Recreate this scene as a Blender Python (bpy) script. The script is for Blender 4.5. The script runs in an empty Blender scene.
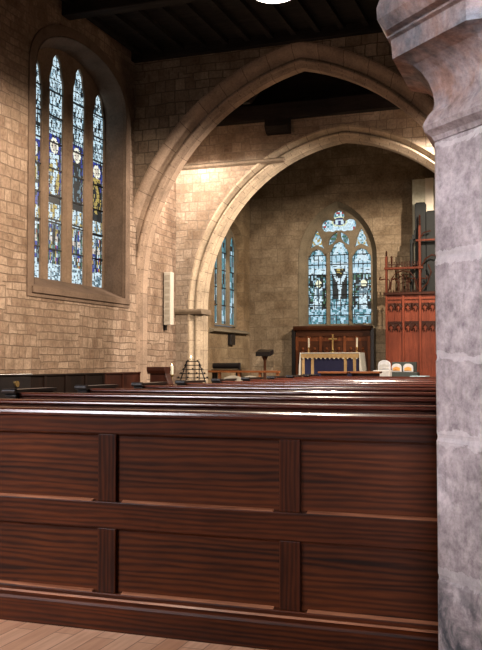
import bpy, bmesh, math, random
from mathutils import Vector
from mathutils.geometry import tessellate_polygon
random.seed(7)
S = bpy.context.scene
COL = S.collection
pi, sin, cos, sqrt = math.pi, math.sin, math.cos, math.sqrt

# ------------------------------------------------------------------ helpers
class MB:
    def __init__(self):
        self.v = []; self.f = []; self.uv = None
    def add(self, vs, fs):
        o = len(self.v); self.v += [tuple(p) for p in vs]
        self.f += [tuple(o + i for i in q) for q in fs]; return self
    def box(self, x0, x1, y0, y1, z0, z1):
        return self.add([(x0,y0,z0),(x1,y0,z0),(x1,y1,z0),(x0,y1,z0),(x0,y0,z1),(x1,y0,z1),(x1,y1,z1),(x0,y1,z1)],
                 [(0,3,2,1),(4,5,6,7),(0,1,5,4),(1,2,6,5),(2,3,7,6),(3,0,4,7)])
    def prism(self, poly, axis, d0, d1):
        """extrude a 2D outline: axis 'x' -> (y,z), 'y' -> (x,z), 'z' -> (x,y)"""
        def P(a, b, d):
            return (d,a,b) if axis == 'x' else (a,d,b) if axis == 'y' else (a,b,d)
        n = len(poly); vs = [P(a,b,d0) for a,b in poly] + [P(a,b,d1) for a,b in poly]
        fs = [(i,(i+1)%n,n+(i+1)%n,n+i) for i in range(n)]
        for t in tessellate_polygon([[Vector((a,b,0)) for a,b in poly]]):
            fs += [tuple(t), tuple(n+i for i in reversed(t))]
        return self.add(vs, fs)
    def plate(self, loops0, loops1, axis, d0, d1):
        """outline + holes at depth d0, the matching loops at depth d1, side walls between"""
        def P(a, b, d):
            return (d,a,b) if axis == 'x' else (a,d,b) if axis == 'y' else (a,b,d)
        flat0 = [p for l in loops0 for p in l]; n = len(flat0)
        vs = [P(a,b,d0) for a,b in flat0] + [P(a,b,d1) for l in loops1 for a,b in l]
        fs = []
        for k, L in enumerate((loops0, loops1)):
            for t in tessellate_polygon([[Vector((a,b,0)) for a,b in l] for l in L]):
                fs.append(tuple(k*n+i for i in t))
        o = 0
        for l in loops0:
            m = len(l)
            fs += [(o+i, o+(i+1)%m, n+o+(i+1)%m, n+o+i) for i in range(m)]; o += m
        return self.add(vs, fs)
    def tube(self, pts, r, n=8, taper=None):
        pts = [Vector(p) for p in pts]; vs = []; fs = []
        for i, p in enumerate(pts):
            t = (pts[min(i+1,len(pts)-1)] - pts[max(i-1,0)]).normalized()
            a = Vector((0,0,1)) if abs(t.z) < .9 else Vector((1,0,0))
            u = t.cross(a).normalized(); w = t.cross(u)
            rr = r if taper is None else r*taper[i]
            vs += [p + u*rr*cos(2*pi*k/n) + w*rr*sin(2*pi*k/n) for k in range(n)]
        for i in range(len(pts)-1):
            fs += [(i*n+k, i*n+(k+1)%n, (i+1)*n+(k+1)%n, (i+1)*n+k) for k in range(n)]
        fs += [tuple(range(n-1,-1,-1)), tuple((len(pts)-1)*n+k for k in range(n))]
        return self.add(vs, fs)
    def lathe(self, prof, n=16, c=(0,0), off=0.0, caps=True):
        vs = []; fs = []
        for r, z in prof:
            vs += [(c[0]+r*cos(off+2*pi*k/n), c[1]+r*sin(off+2*pi*k/n), z) for k in range(n)]
        for i in range(len(prof)-1):
            fs += [(i*n+k, i*n+(k+1)%n, (i+1)*n+(k+1)%n, (i+1)*n+k) for k in range(n)]
        if caps: fs += [tuple(range(n-1,-1,-1)), tuple((len(prof)-1)*n+k for k in range(n))]
        return self.add(vs, fs)
    def build(self, name, mat, parent=None, smooth=False, bevel=0.0, loc=None):
        me = bpy.data.meshes.new(name); me.from_pydata(self.v, [], self.f)
        bm = bmesh.new(); bm.from_mesh(me); bmesh.ops.recalc_face_normals(bm, faces=bm.faces); bm.to_mesh(me); bm.free()
        me.materials.append(mat); o = bpy.data.objects.new(name, me); COL.objects.link(o)
        if smooth:
            me.polygons.foreach_set('use_smooth', [True]*len(me.polygons))
            me.set_sharp_from_angle(angle=math.radians(38))
        if bevel:
            m = o.modifiers.new('bevel', 'BEVEL'); m.width = bevel; m.segments = 2; m.limit_method = 'ANGLE'; m.angle_limit = .6
        if parent: o.parent = parent
        if loc: o.location = loc
        return o

def box(x0,x1,y0,y1,z0,z1): return MB().box(x0,x1,y0,y1,z0,z1)
def tag(o, label, cat, group=None):
    o['label'] = label; o['category'] = cat
    if group: o['group'] = group
    return o
def thing(name, label, cat, loc=(0,0,0), group=None, rz=0):
    o = bpy.data.objects.new(name, None); COL.objects.link(o); o.location = loc; o.rotation_euler = (0,0,rz)
    o.empty_display_size = .1
    return tag(o, label, cat, group)
def struct(o):
    o['kind'] = 'structure'; return o
def copy_tree(o, parent=None):
    kids = list(o.children); c = o.copy(); COL.objects.link(c)
    if parent: c.parent = parent
    for k in kids: copy_tree(k, c)
    return c

# ------------------------------------------------------------------ materials
K = .66                                                            # overall reflectance of the lamplit masonry and fittings
def sc(c): return tuple(x*K for x in c)
def new_mat(name):
    m = bpy.data.materials.new(name); m.use_nodes = True
    nt = m.node_tree; b = nt.nodes['Principled BSDF']
    return m, nt, b
def N(nt, t, **kw):
    n = nt.nodes.new(t)
    for k, v in kw.items():
        if k in n.inputs: n.inputs[k].default_value = v
        else: setattr(n, k, v)
    return n
def L(nt, a, b): nt.links.new(a, b)
def rgb(c): return (c[0], c[1], c[2], 1)
def mixc(nt, fac, a, b, mode='MIX'):
    n = nt.nodes.new('ShaderNodeMix'); n.data_type = 'RGBA'; n.blend_type = mode
    for s, v in ((n.inputs[0], fac), (n.inputs[6], a), (n.inputs[7], b)):
        if hasattr(v, 'links'): nt.links.new(v, s)
        else: s.default_value = v
    return n.outputs[2]
def ramp(nt, src, stops):
    r = nt.nodes.new('ShaderNodeValToRGB'); e = r.color_ramp.elements
    e[0].position, e[0].color = stops[0][0], rgb(stops[0][1]); e[1].position, e[1].color = stops[-1][0], rgb(stops[-1][1])
    for p, c in stops[1:-1]:
        x = e.new(p); x.color = rgb(c)
    L(nt, src, r.inputs[0]); return r.outputs[0]
def noise(nt, vec, scale, detail=4, rough=.55, dist=0):
    n = N(nt, 'ShaderNodeTexNoise', Scale=scale, Detail=detail, Roughness=rough, Distortion=dist)
    L(nt, vec, n.inputs['Vector']); return n
def plain(name, c, rough=.6, metal=0, var=.15, scale=12, emit=None, es=0):
    m, nt, b = new_mat(name)
    if not emit: c = sc(c)
    tc = N(nt, 'ShaderNodeTexCoord'); n = noise(nt, tc.outputs['Object'], scale)
    col = ramp(nt, n.outputs[0], [(.3, [x*(1-var) for x in c]), (.7, [min(1, x*(1+var)) for x in c])])
    L(nt, col, b.inputs['Base Color']); b.inputs['Roughness'].default_value = rough; b.inputs['Metallic'].default_value = metal
    if emit:
        b.inputs['Emission Color'].default_value = rgb(emit); b.inputs['Emission Strength'].default_value = es
    return m

def stone_mat(name, axis, c_lo, c_hi, mortar, bw=.36, bh=.175, bump=.6):
    """coursed rubble masonry; axis is the one the wall faces along"""
    m, nt, b = new_mat(name); c_lo, c_hi, mortar = sc(c_lo), sc(c_hi), sc(mortar)
    tc = N(nt, 'ShaderNodeTexCoord'); sp = N(nt, 'ShaderNodeSeparateXYZ'); L(nt, tc.outputs['Object'], sp.inputs[0])
    cb = N(nt, 'ShaderNodeCombineXYZ'); L(nt, sp.outputs['Y' if axis == 'x' else 'X'], cb.inputs[0]); L(nt, sp.outputs['Z'], cb.inputs[1])
    w = noise(nt, tc.outputs['Object'], 1.7, 3); sub = N(nt, 'ShaderNodeVectorMath', operation='SUBTRACT'); L(nt, w.outputs['Color'], sub.inputs[0]); sub.inputs[1].default_value = (.5,.5,.5)
    mul = N(nt, 'ShaderNodeVectorMath', operation='SCALE'); L(nt, sub.outputs[0], mul.inputs[0]); mul.inputs[3].default_value = .085
    ad = N(nt, 'ShaderNodeVectorMath', operation='ADD'); L(nt, cb.outputs[0], ad.inputs[0]); L(nt, mul.outputs[0], ad.inputs[1])
    def brick(wd, ht, off):
        k = N(nt, 'ShaderNodeTexBrick', Scale=1.0); k.offset = off; k.squash = 1.35; k.squash_frequency = 3
        k.inputs['Brick Width'].default_value = wd; k.inputs['Row Height'].default_value = ht
        k.inputs['Mortar Size'].default_value = .011; k.inputs['Mortar Smooth'].default_value = .5; k.inputs['Bias'].default_value = -.1
        k.inputs['Color1'].default_value = (0,0,0,1); k.inputs['Color2'].default_value = (1,1,1,1); k.inputs['Mortar'].default_value = (.5,.5,.5,1)
        L(nt, ad.outputs[0], k.inputs['Vector']); return k
    k1 = brick(bw, bh, .5); k2 = brick(bw*.72, bh*1.5, .37)
    # patches of taller blocks among the small courses
    pn = noise(nt, cb.outputs[0], .55, 1); pm = ramp(nt, pn.outputs[0], [(.495, (0,0,0)), (.505, (1,1,1))])
    bc = mixc(nt, pm, k1.outputs[0], k2.outputs[0]); bf = mixc(nt, pm, k1.outputs[1], k2.outputs[1])
    n1 = noise(nt, tc.outputs['Object'], 2.2, 5, .6); n2 = noise(nt, tc.outputs['Object'], 17, 6, .7); n3 = noise(nt, tc.outputs['Object'], .5, 2)
    base = ramp(nt, bc, [(.0, c_lo), (1, c_hi)])
    d1 = ramp(nt, n1.outputs[0], [(.3, (.62,.58,.55)), (.62, (1.05,1.05,1.05))]); base = mixc(nt, 1.0, base, d1, 'MULTIPLY')
    d2 = ramp(nt, n2.outputs[0], [(.32, (.55,.52,.5)), (.6, (1.08,1.06,1.05))]); base = mixc(nt, .8, base, d2, 'MULTIPLY')
    d3 = ramp(nt, n3.outputs[0], [(.35, (.78,.72,.66)), (.65, (1.08,1.08,1.08))]); base = mixc(nt, 1.0, base, d3, 'MULTIPLY')
    col = mixc(nt, bf, base, rgb(mortar))
    L(nt, col, b.inputs['Base Color']); b.inputs['Roughness'].default_value = .92
    b.inputs['Specular IOR Level'].default_value = .2
    h = N(nt, 'ShaderNodeMath', operation='MULTIPLY_ADD'); L(nt, bf, h.inputs[0]); h.inputs[1].default_value = -1.0
    hm = N(nt, 'ShaderNodeMath', operation='MULTIPLY_ADD'); L(nt, n2.outputs[0], hm.inputs[0]); hm.inputs[1].default_value = .7
    hb = N(nt, 'ShaderNodeMath', operation='MULTIPLY'); L(nt, bc, hb.inputs[0]); hb.inputs[1].default_value = .35; L(nt, hb.outputs[0], hm.inputs[2])
    L(nt, hm.outputs[0], h.inputs[2])
    bp = N(nt, 'ShaderNodeBump', Strength=bump, Distance=.03); L(nt, h.outputs[0], bp.inputs['Height']); L(nt, bp.outputs[0], b.inputs['Normal'])
    return m

def dressed_mat(name, c, joint=0.0, var=.2, stain=None):
    m, nt, b = new_mat(name); c = sc(c)
    tc = N(nt, 'ShaderNodeTexCoord')
    n1 = noise(nt, tc.outputs['Object'], 2.5, 5, .6); n2 = noise(nt, tc.outputs['Object'], 24, 6, .7)
    base = ramp(nt, n1.outputs[0], [(.28, [x*(1-var*1.6) for x in c]), (.5, c), (.72, [min(1,x*(1+var)) for x in c])])
    base = mixc(nt, .7, base, ramp(nt, n2.outputs[0], [(.3, (.62,.6,.6)), (.6, (1.08,1.08,1.08))]), 'MULTIPLY')
    h = n2.outputs[0]
    if joint:
        uv = N(nt, 'ShaderNodeUVMap'); k = N(nt, 'ShaderNodeTexBrick', Scale=1.0); k.offset = .5
        k.inputs['Brick Width'].default_value = joint; k.inputs['Row Height'].default_value = .5
        k.inputs['Mortar Size'].default_value = .007; k.inputs['Color1'].default_value = (.82,.8,.78,1); k.inputs['Color2'].default_value = (1.1,1.08,1.05,1); k.inputs['Mortar'].default_value = (.45,.42,.4,1)
        L(nt, uv.outputs[0], k.inputs['Vector']); base = mixc(nt, 1.0, base, k.outputs[0], 'MULTIPLY')
    L(nt, base, b.inputs['Base Color']); b.inputs['Roughness'].default_value = .9; b.inputs['Specular IOR Level'].default_value = .2
    bp = N(nt, 'ShaderNodeBump', Strength=.3, Distance=.015); L(nt, h, bp.inputs['Height']); L(nt, bp.outputs[0], b.inputs['Normal'])
    return m

def pillar_mat():
    m, nt, b = new_mat('pillar_stone')
    tc = N(nt, 'ShaderNodeTexCoord'); o = tc.outputs['Object']
    n1 = noise(nt, o, 3.2, 6, .65, .3); n2 = noise(nt, o, 26, 8, .75); n3 = noise(nt, o, 7, 6, .7, .6)
    base = ramp(nt, n1.outputs[0], [(.25, (.15,.135,.145)), (.42, (.28,.25,.255)), (.55, (.40,.355,.36)), (.75, (.57,.525,.54))])
    base = mixc(nt, .9, base, ramp(nt, n2.outputs[0], [(.3, (.38,.36,.38)), (.62, (1.2,1.18,1.18))]), 'MULTIPLY')
    # pale worn mortar bands at the course joints, ragged edges
    sp = N(nt, 'ShaderNodeSeparateXYZ'); L(nt, o, sp.inputs[0])
    rag = N(nt, 'ShaderNodeMath', operation='MULTIPLY_ADD'); L(nt, n3.outputs[0], rag.inputs[0]); rag.inputs[1].default_value = .09; L(nt, sp.outputs['Z'], rag.inputs[2])
    tot = None
    for z, w in ((1.63,.022), (1.315,.012), (1.065,.022), (.64,.02), (1.985,.008)):
        s = N(nt, 'ShaderNodeMath', operation='SUBTRACT'); L(nt, rag.outputs[0], s.inputs[0]); s.inputs[1].default_value = z+.045
        a = N(nt, 'ShaderNodeMath', operation='ABSOLUTE'); L(nt, s.outputs[0], a.inputs[0])
        c = N(nt, 'ShaderNodeMath', operation='LESS_THAN'); L(nt, a.outputs[0], c.inputs[0]); c.inputs[1].default_value = w
        if tot is None: tot = c.outputs[0]
        else:
            q = N(nt, 'ShaderNodeMath', operation='MAXIMUM'); L(nt, tot, q.inputs[0]); L(nt, c.outputs[0], q.inputs[1]); tot = q.outputs[0]
    f = N(nt, 'ShaderNodeMath', operation='MULTIPLY'); L(nt, tot, f.inputs[0]); f.inputs[1].default_value = .32
    base = mixc(nt, f.outputs[0], base, (.74,.70,.71,1))
    # damp, blackened foot of the shaft
    dz = N(nt, 'ShaderNodeMapRange'); dz.inputs[1].default_value = .74; dz.inputs[2].default_value = .56; L(nt, rag.outputs[0], dz.inputs[0])
    dm = N(nt, 'ShaderNodeMath', operation='MULTIPLY'); L(nt, dz.outputs[0], dm.inputs[0])
    dn = ramp(nt, n3.outputs[0], [(.42, (1,1,1)), (.6, (.15,.15,.15))]); L(nt, dn, dm.inputs[1])
    base = mixc(nt, dm.outputs[0], base, (.05,.055,.065,1))
    cz = N(nt, 'ShaderNodeMapRange'); cz.inputs[1].default_value = 2.06; cz.inputs[2].default_value = 2.16; L(nt, rag.outputs[0], cz.inputs[0])
    n4 = noise(nt, o, 4.5, 5, .6, .8)
    st = ramp(nt, n4.outputs[0], [(.38, (.48,.56,.62)), (.5, (.80,.75,.73)), (.64, (.74,.54,.44))])
    base = mixc(nt, cz.outputs[0], base, mixc(nt, 1.0, base, st, 'MULTIPLY'))
    L(nt, base, b.inputs['Base Color']); b.inputs['Roughness'].default_value = .8; b.inputs['Specular IOR Level'].default_value = .3
    hh = N(nt, 'ShaderNodeMath', operation='ADD'); L(nt, n2.outputs[0], hh.inputs[0]); L(nt, n3.outputs[0], hh.inputs[1])
    bp = N(nt, 'ShaderNodeBump', Strength=.45, Distance=.02); L(nt, hh.outputs[0], bp.inputs['Height']); L(nt, bp.outputs[0], b.inputs['Normal'])
    return m

def wood_mat(name, lo, hi, axis='x', rough=.35, coat=.0, scale=1.0, bump=.12, knots=False):
    m, nt, b = new_mat(name)
    if not name.startswith('pew_wood_r') and not name.startswith('pew_wood_panel') and name != 'pew_wood_stile' and name != 'wood_edge_highlight': lo, hi = sc(lo), sc(hi)
    tc = N(nt, 'ShaderNodeTexCoord'); mp = N(nt, 'ShaderNodeMapping'); L(nt, tc.outputs['Object'], mp.inputs[0])
    st = {'x': (.9,9,9), 'y': (9,.9,9), 'z': (9,9,.9)}[axis]
    mp.inputs['Scale'].default_value = [s*scale for s in st]
    n1 = noise(nt, mp.outputs[0], 1.0, 3, .5, .6)
    w = N(nt, 'ShaderNodeTexWave', Scale=1.5, Distortion=7.0, Detail=4.0); w.inputs['Detail Scale'].default_value = 1.2
    w.bands_direction = 'Z' if axis != 'z' else 'X'; L(nt, mp.outputs[0], w.inputs['Vector'])
    n2 = noise(nt, mp.outputs[0], 7, 4, .6); n3 = noise(nt, tc.outputs['Object'], 1.1, 3)
    mid = [(a+c)/2 for a, c in zip(lo, hi)]
    base = ramp(nt, w.outputs[1], [(.05, lo), (.45, mid), (.95, hi)])
    base = mixc(nt, .5, base, ramp(nt, n1.outputs[0], [(.3, lo), (.7, hi)]))
    base = mixc(nt, .8, base, ramp(nt, n2.outputs[0], [(.3, (.6,.55,.52)), (.65, (1.1,1.08,1.05))]), 'MULTIPLY')
    base = mixc(nt, .8, base, ramp(nt, n3.outputs[0], [(.3, (.55,.5,.48)), (.68, (1.25,1.2,1.15))]), 'MULTIPLY')
    if knots:
        vo = N(nt, 'ShaderNodeTexVoronoi', Scale=2.3); L(nt, tc.outputs['Object'], vo.inputs['Vector'])
        base = mixc(nt, 1.0, base, ramp(nt, vo.outputs['Distance'], [(.03, (.12,.1,.1)), (.085, (1,1,1))]), 'MULTIPLY')
    L(nt, base, b.inputs['Base Color'])
    rr = N(nt, 'ShaderNodeMapRange'); rr.inputs[3].default_value = rough*.8; rr.inputs[4].default_value = rough*1.25; L(nt, n2.outputs[0], rr.inputs[0]); L(nt, rr.outputs[0], b.inputs['Roughness'])
    b.inputs['Specular IOR Level'].default_value = .3 if coat else .12
    b.inputs['Coat Weight'].default_value = coat; b.inputs['Coat Roughness'].default_value = .18
    bp = N(nt, 'ShaderNodeBump', Strength=bump, Distance=.006); L(nt, n2.outputs[0], bp.inputs['Height']); L(nt, bp.outputs[0], b.inputs['Normal'])
    return m

def floor_mat():
    m, nt, b = new_mat('floor_boards')
    tc = N(nt, 'ShaderNodeTexCoord'); mp = N(nt, 'ShaderNodeMapping'); L(nt, tc.outputs['Object'], mp.inputs[0]); mp.inputs['Rotation'].default_value = (0,0,pi/2)
    k = N(nt, 'ShaderNodeTexBrick', Scale=1.0); k.offset = .41
    k.inputs['Brick Width'].default_value = 1.9; k.inputs['Row Height'].default_value = .11; k.inputs['Mortar Size'].default_value = .0025
    k.inputs['Color1'].default_value = (0,0,0,1); k.inputs['Color2'].default_value = (1,1,1,1); k.inputs['Mortar'].default_value = (.5,.5,.5,1)
    L(nt, mp.outputs[0], k.inputs['Vector'])
    mp2 = N(nt, 'ShaderNodeMapping'); L(nt, tc.outputs['Object'], mp2.inputs[0]); mp2.inputs['Scale'].default_value = (14,1.2,1)
    n = noise(nt, mp2.outputs[0], 2, 5, .6, .4)
    base = ramp(nt, k.outputs[0], [(0, (.50,.26,.15)), (1, (.66,.40,.26))])
    base = mixc(nt, .8, base, ramp(nt, n.outputs[0], [(.3, (.72,.62,.56)), (.65, (1.08,1.08,1.08))]), 'MULTIPLY')
    base = mixc(nt, k.outputs[1], base, (.16,.07,.04,1))
    L(nt, base, b.inputs['Base Color']); b.inputs['Roughness'].default_value = .42
    return m

def glass_mat():
    m, nt, b = new_mat('stained_glass')
    a = N(nt, 'ShaderNodeVertexColor', layer_name='Col'); L(nt, a.outputs[0], b.inputs['Emission Color']); b.inputs['Emission Strength'].default_value = 1.0
    b.inputs['Base Color'].default_value = (.02,.025,.03,1); b.inputs['Roughness'].default_value = .25
    return m

M = {}
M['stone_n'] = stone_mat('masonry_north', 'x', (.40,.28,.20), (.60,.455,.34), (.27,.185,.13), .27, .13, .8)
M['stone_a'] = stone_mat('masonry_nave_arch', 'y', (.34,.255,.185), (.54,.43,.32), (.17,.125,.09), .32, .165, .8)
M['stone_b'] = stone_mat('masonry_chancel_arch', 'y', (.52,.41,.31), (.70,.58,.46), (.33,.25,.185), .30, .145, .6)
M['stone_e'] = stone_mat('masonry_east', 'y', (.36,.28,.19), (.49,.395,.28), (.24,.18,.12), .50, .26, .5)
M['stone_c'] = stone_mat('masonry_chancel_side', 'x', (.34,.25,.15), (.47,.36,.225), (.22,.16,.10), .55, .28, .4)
M['dressed'] = dressed_mat('dressed_sandstone', (.54,.385,.28), .5)
M['dressed_pale'] = dressed_mat('dressed_limestone', (.66,.52,.37), .45)
M['dressed_east'] = dressed_mat('dressed_grey_stone', (.29,.235,.16))
M['tracery'] = dressed_mat('window_tracery_stone', (.31,.21,.14))
M['pillar'] = pillar_mat()
M['pew_x'] = wood_mat('pew_wood_rail', (.010,.0022,.0007), (.072,.0165,.0032), 'x', .45, .0, knots=True)
M['pew_panel'] = wood_mat('pew_wood_panel', (.007,.0016,.0006), (.080,.019,.0038), 'x', .48, .0, .8, knots=True)
M['pew_z'] = wood_mat('pew_wood_stile', (.008,.0018,.0007), (.052,.0112,.002), 'z', .45, .0)
M['pew_top'] = wood_mat('pew_wood_polished', (.03,.007,.005), (.12,.03,.017), 'x', .17, .10)
M['edge_highlight'] = wood_mat('wood_edge_highlight', (.14,.045,.02), (.34,.15,.08), 'x', .35, .2)  # paler wood paints the light caught along panel and plinth edges
M['dark_oak'] = wood_mat('dark_oak', (.008,.005,.004), (.026,.013,.009), 'z', .5, .0)
M['wall_oak'] = wood_mat('red_stained_panelling', (.035,.009,.005), (.10,.028,.013), 'z', .4, .1)
M['organ'] = wood_mat('organ_case_wood', (.19,.045,.024), (.34,.088,.048), 'z', .45)
M['organ_shaded'] = wood_mat('organ_case_shaded', (.10,.026,.014), (.20,.05,.027), 'z', .5)  # case wood darkened to paint the dimmer light on the upper stage
M['organ_dark'] = wood_mat('organ_case_carving', (.035,.011,.007), (.08,.024,.013), 'x', .45)
M['reredos'] = wood_mat('reredos_oak', (.13,.038,.015), (.34,.115,.045), 'z', .45)
M['reredos_dark'] = wood_mat('reredos_carved_oak', (.05,.017,.008), (.13,.046,.02), 'x', .45)
M['chair'] = wood_mat('orange_chair_wood', (.25,.085,.03), (.42,.16,.06), 'x', .4)
M['roof'] = wood_mat('roof_timber', (.012,.011,.011), (.045,.038,.034), 'x', .7)
M['floor'] = floor_mat()
M['dark_unseen'] = plain('dark_unseen_surface', (.05,.042,.036), .7, scale=3)  # unseen floor and walls coloured dark to soak up bounced light
M['chancel_floor'] = plain('chancel_floor_stone', (.08,.065,.05), .8, scale=3)  # unseen floor, kept dark to hold down bounced light
M['black'] = plain('black_iron', (.012,.012,.014), .4, .6)
M['ebony'] = plain('blackened_wood', (.012,.010,.011), .28)
M['brass'] = plain('brass', (.62,.42,.16), .35, .9)
M['linen'] = plain('white_linen', (.80,.76,.68), .85, var=.06)
M['navy'] = plain('navy_cloth', (.012,.012,.055), .9)
M['gold'] = plain('gold_cloth', (.52,.33,.14), .8)
M['cream'] = plain('cream_paint', (.78,.70,.58), .5, var=.04)
M['fabric'] = plain('pale_chair_panel', (.55,.48,.38), .8)
M['green'] = plain('dark_green_paint', (.012,.022,.016), .55)
M['pipe'] = plain('dark_organ_pipe', (.0025,.0045,.005), .8)
M['pale_stone'] = plain('pale_wall_shaft', (.55,.53,.42), .85)
M['grey'] = plain('grey_stone', (.48,.46,.43), .8)
M['white'] = plain('white_needlework', (.55,.55,.56), .9)
M['orange'] = plain('orange_needlework', (.70,.32,.08), .9)
M['red_cloth'] = plain('red_needlework', (.45,.06,.03), .9)
M['wax'] = plain('candle_wax', (.85,.78,.62), .5, var=.03)
M['flame'] = plain('candle_flame', (1,.8,.4), .5, emit=(1,.72,.32), es=14)
M['bulb'] = plain('lamp_bulb', (1,.9,.7), .5, emit=(1,.80,.46), es=9)
M['pale_blue'] = plain('pale_blue_surface', (.42,.60,.66), .8)
M['glass'] = glass_mat()

# ------------------------------------------------------------------ arches
def arch_loop(xc, zs, a, h, r=0.0, n=22, z0=0.0):
    """two-centred pointed arch, inner half-span a, rise h, offset outward by r; left foot to right foot"""
    R = (a*a + h*h)/(2*a); cl = -a + R; Rr = R + r
    te = math.acos(max(-1, min(1, -cl/Rr)))
    left = [(xc + cl + Rr*cos(pi + (te-pi)*i/n), zs + Rr*sin(pi + (te-pi)*i/n)) for i in range(n+1)]
    right = [(2*xc - x, z) for x, z in reversed(left[:-1])]
    pts = left + right
    if z0 is not None: pts = [(left[0][0], z0)] + pts + [(right[-1][0], z0)]
    return pts
def arch_ring(name, xc, zs, a, h, prof, mat, z0=0.0, n=22):
    loops = [arch_loop(xc, zs, a, h, r, n, z0) for r, y in prof]
    m = MB(); k = len(prof); c = len(loops[0])
    m.add([(loops[j][i][0], prof[j][1], loops[j][i][1]) for i in range(c) for j in range(k)],
          [(i*k+j, i*k+(j+1)%k, (i+1)*k+(j+1)%k, (i+1)*k+j) for i in range(c-1) for j in range(k)])
    o = m.build(name, mat, smooth=True)
    s = [0]
    for i in range(1, c): s.append(s[-1] + math.dist(loops[0][i], loops[0][i-1]))
    uv = o.data.uv_layers.new(name='UVMap')
    for p in o.data.polygons:
        for li, vi in zip(p.loop_indices, p.vertices):
            uv.data[li].uv = (s[vi//k], (vi % k)*.12)
    return o

# ------------------------------------------------------------------ room shell
struct(box(-9.2, 3.4, -3.4, 4.4, -.2, 0).build('floor', M['floor']))
struct(box(-9.2, 3.4, 4.4, 19.0, -.2, 0).build('floor_nave', M['dark_unseen']))
struct(box(-9.2, 0.0, 19.0, 23.2, -.2, .3).build('floor_chancel', M['chancel_floor']))
struct(box(-9.2, 0.0, 23.2, 26.0, -.2, .6).build('floor_sanctuary', M['chancel_floor']))

# north wall with the four-light window
def window_outline(ys, w0, w1, zb, zs, zt, n=12):
    """blunt pointed head over straight sides; counter-clockwise from the bottom left"""
    c = (w0+w1)/2; a = (w1-w0)/2; h = zt-zs
    arc = []
    for i in range(n+1):
        t = i/n; arc.append((w0 + a*(1-cos(t*pi/2))**1.0, zs + h*(sin(t*pi/2))**.86))
    right = [(2*c-x, z) for x, z in reversed(arc[:-1])]
    return [(w0, zb)] + arc + right + [(w1, zb)]
NW_out = window_outline(0, 13.02, 16.40, 2.60, 6.35, 7.28)
NW_in = window_outline(0, 13.62, 16.62, 2.78, 6.30, 7.36)
wn = [(-3.4, 0), (-3.4, 7.9), (19.0, 7.9), (19.0, 0)]
struct(MB().plate([wn, NW_out], [wn, NW_in], 'x', -8.4, -9.05).build('wall_north', M['stone_n']))
def loop_band(loop, axis, d0, d1, w):
    """a flat band of width w outside a closed loop"""
    n = len(loop); out = []
    for i, (a, b) in enumerate(loop):
        p, q = loop[i-1], loop[(i+1) % n]
        t1 = Vector((a-p[0], b-p[1])).normalized(); t2 = Vector((q[0]-a, q[1]-b)).normalized()
        nn = Vector((-(t1.y+t2.y), t1.x+t2.x)).normalized(); f = 1/max(.5, nn.dot(Vector((-t1.y, t1.x))))
        out.append((a + nn.x*w*f, b + nn.y*w*f))
    return MB().plate([out, loop], [out, loop], axis, d0, d1)

# nave-arch wall (A)
AY0, AY1 = 16.82, 17.5
A = (-4.80, 2.85, 3.50, 4.34)
lp = arch_loop(*A, r=.40, n=24)
lp = [p for p in lp]; lp = [(max(p[0], -8.45), p[1]) for p in lp]
poly = [(-8.45, 7.9), (-8.45, 5.2)] + [p for p in lp if p[0] > -8.44 and p[1] > .01] + [(lp[-1][0], 0), (3.2, 0), (3.2, 7.9)]
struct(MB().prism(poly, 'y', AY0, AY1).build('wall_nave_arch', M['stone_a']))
profA = [(0,AY0+.22),(0,AY1-.22),(.10,AY1-.12),(.14,AY1-.12),(.22,AY1-.15),(.28,AY1-.05),(.45,AY1+.02),(.45,AY0+.06),(.45,AY0-.03),(.40,AY0-.03),(.30,AY0+.03),(.26,AY0+.12),(.19,AY0+.16),(.14,AY0+.12),(.11,AY0+.12)]
struct(arch_ring('trim_1', *A, profA, M['dressed'], z0=0.0, n=26))

# chancel-arch wall (B)
BY0, BY1 = 19.0, 19.65
B = (-4.46, 2.5, 3.32, 3.70)
poly = [(-9.3, 0), (-9.3, 7.05), (1.0, 7.05), (1.0, 0), ] 
lb = arch_loop(*B, r=.26, n=24)
poly = [(-9.3, 0), (-9.3, 7.05), (1.0, 7.05), (1.0, 0)] + list(reversed(lb))
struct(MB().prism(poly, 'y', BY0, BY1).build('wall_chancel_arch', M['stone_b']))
profB = [(0,BY0+.18),(0,BY1-.18),(.14,BY1-.06),(.30,BY1+.02),(.30,BY0+.05),(.30,BY0-.035),(.26,BY0-.035),(.22,BY0+.02),(.18,BY0+.12),(.15,BY0+.06),(.12,BY0+.06)]
struct(arch_ring('trim_2', *B, profB, M['dressed_pale'], z0=0.0, n=26))
# impost strings, string course, wall plate, corbel
struct(MB().prism([(BY0-.08,2.46),(BY0-.08,2.50),(BY0-.05,2.52),(BY0+.55,2.52),(BY0+.55,2.40),(BY0-.045,2.40)], 'x', -8.40, -7.73).build('trim_3', M['dressed_pale'], bevel=.008))
struct(MB().prism([(BY0-.08,2.46),(BY0-.08,2.50),(BY0-.05,2.52),(BY0+.55,2.52),(BY0+.55,2.40),(BY0-.045,2.40)], 'x', -1.19, -.3).build('trim_4', M['dressed_pale'], bevel=.008))
struct(MB().prism([(BY0,5.76),(BY0-.08,5.80),(BY0-.08,5.85),(BY0,5.89)], 'x', -8.4, -5.75).build('trim_5', M['dressed_pale']))
struct(box(-9.2, 1.0, BY0-.22, BY1, 6.72, 7.05).build('trim_6', M['roof']))
struct(MB().prism([(BY0-.22,6.72),(BY0,6.72),(BY0,6.40),(BY0-.14,6.42),(BY0-.24,6.55)], 'x', -6.15, -5.60).build('trim_7', M['roof']))

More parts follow.
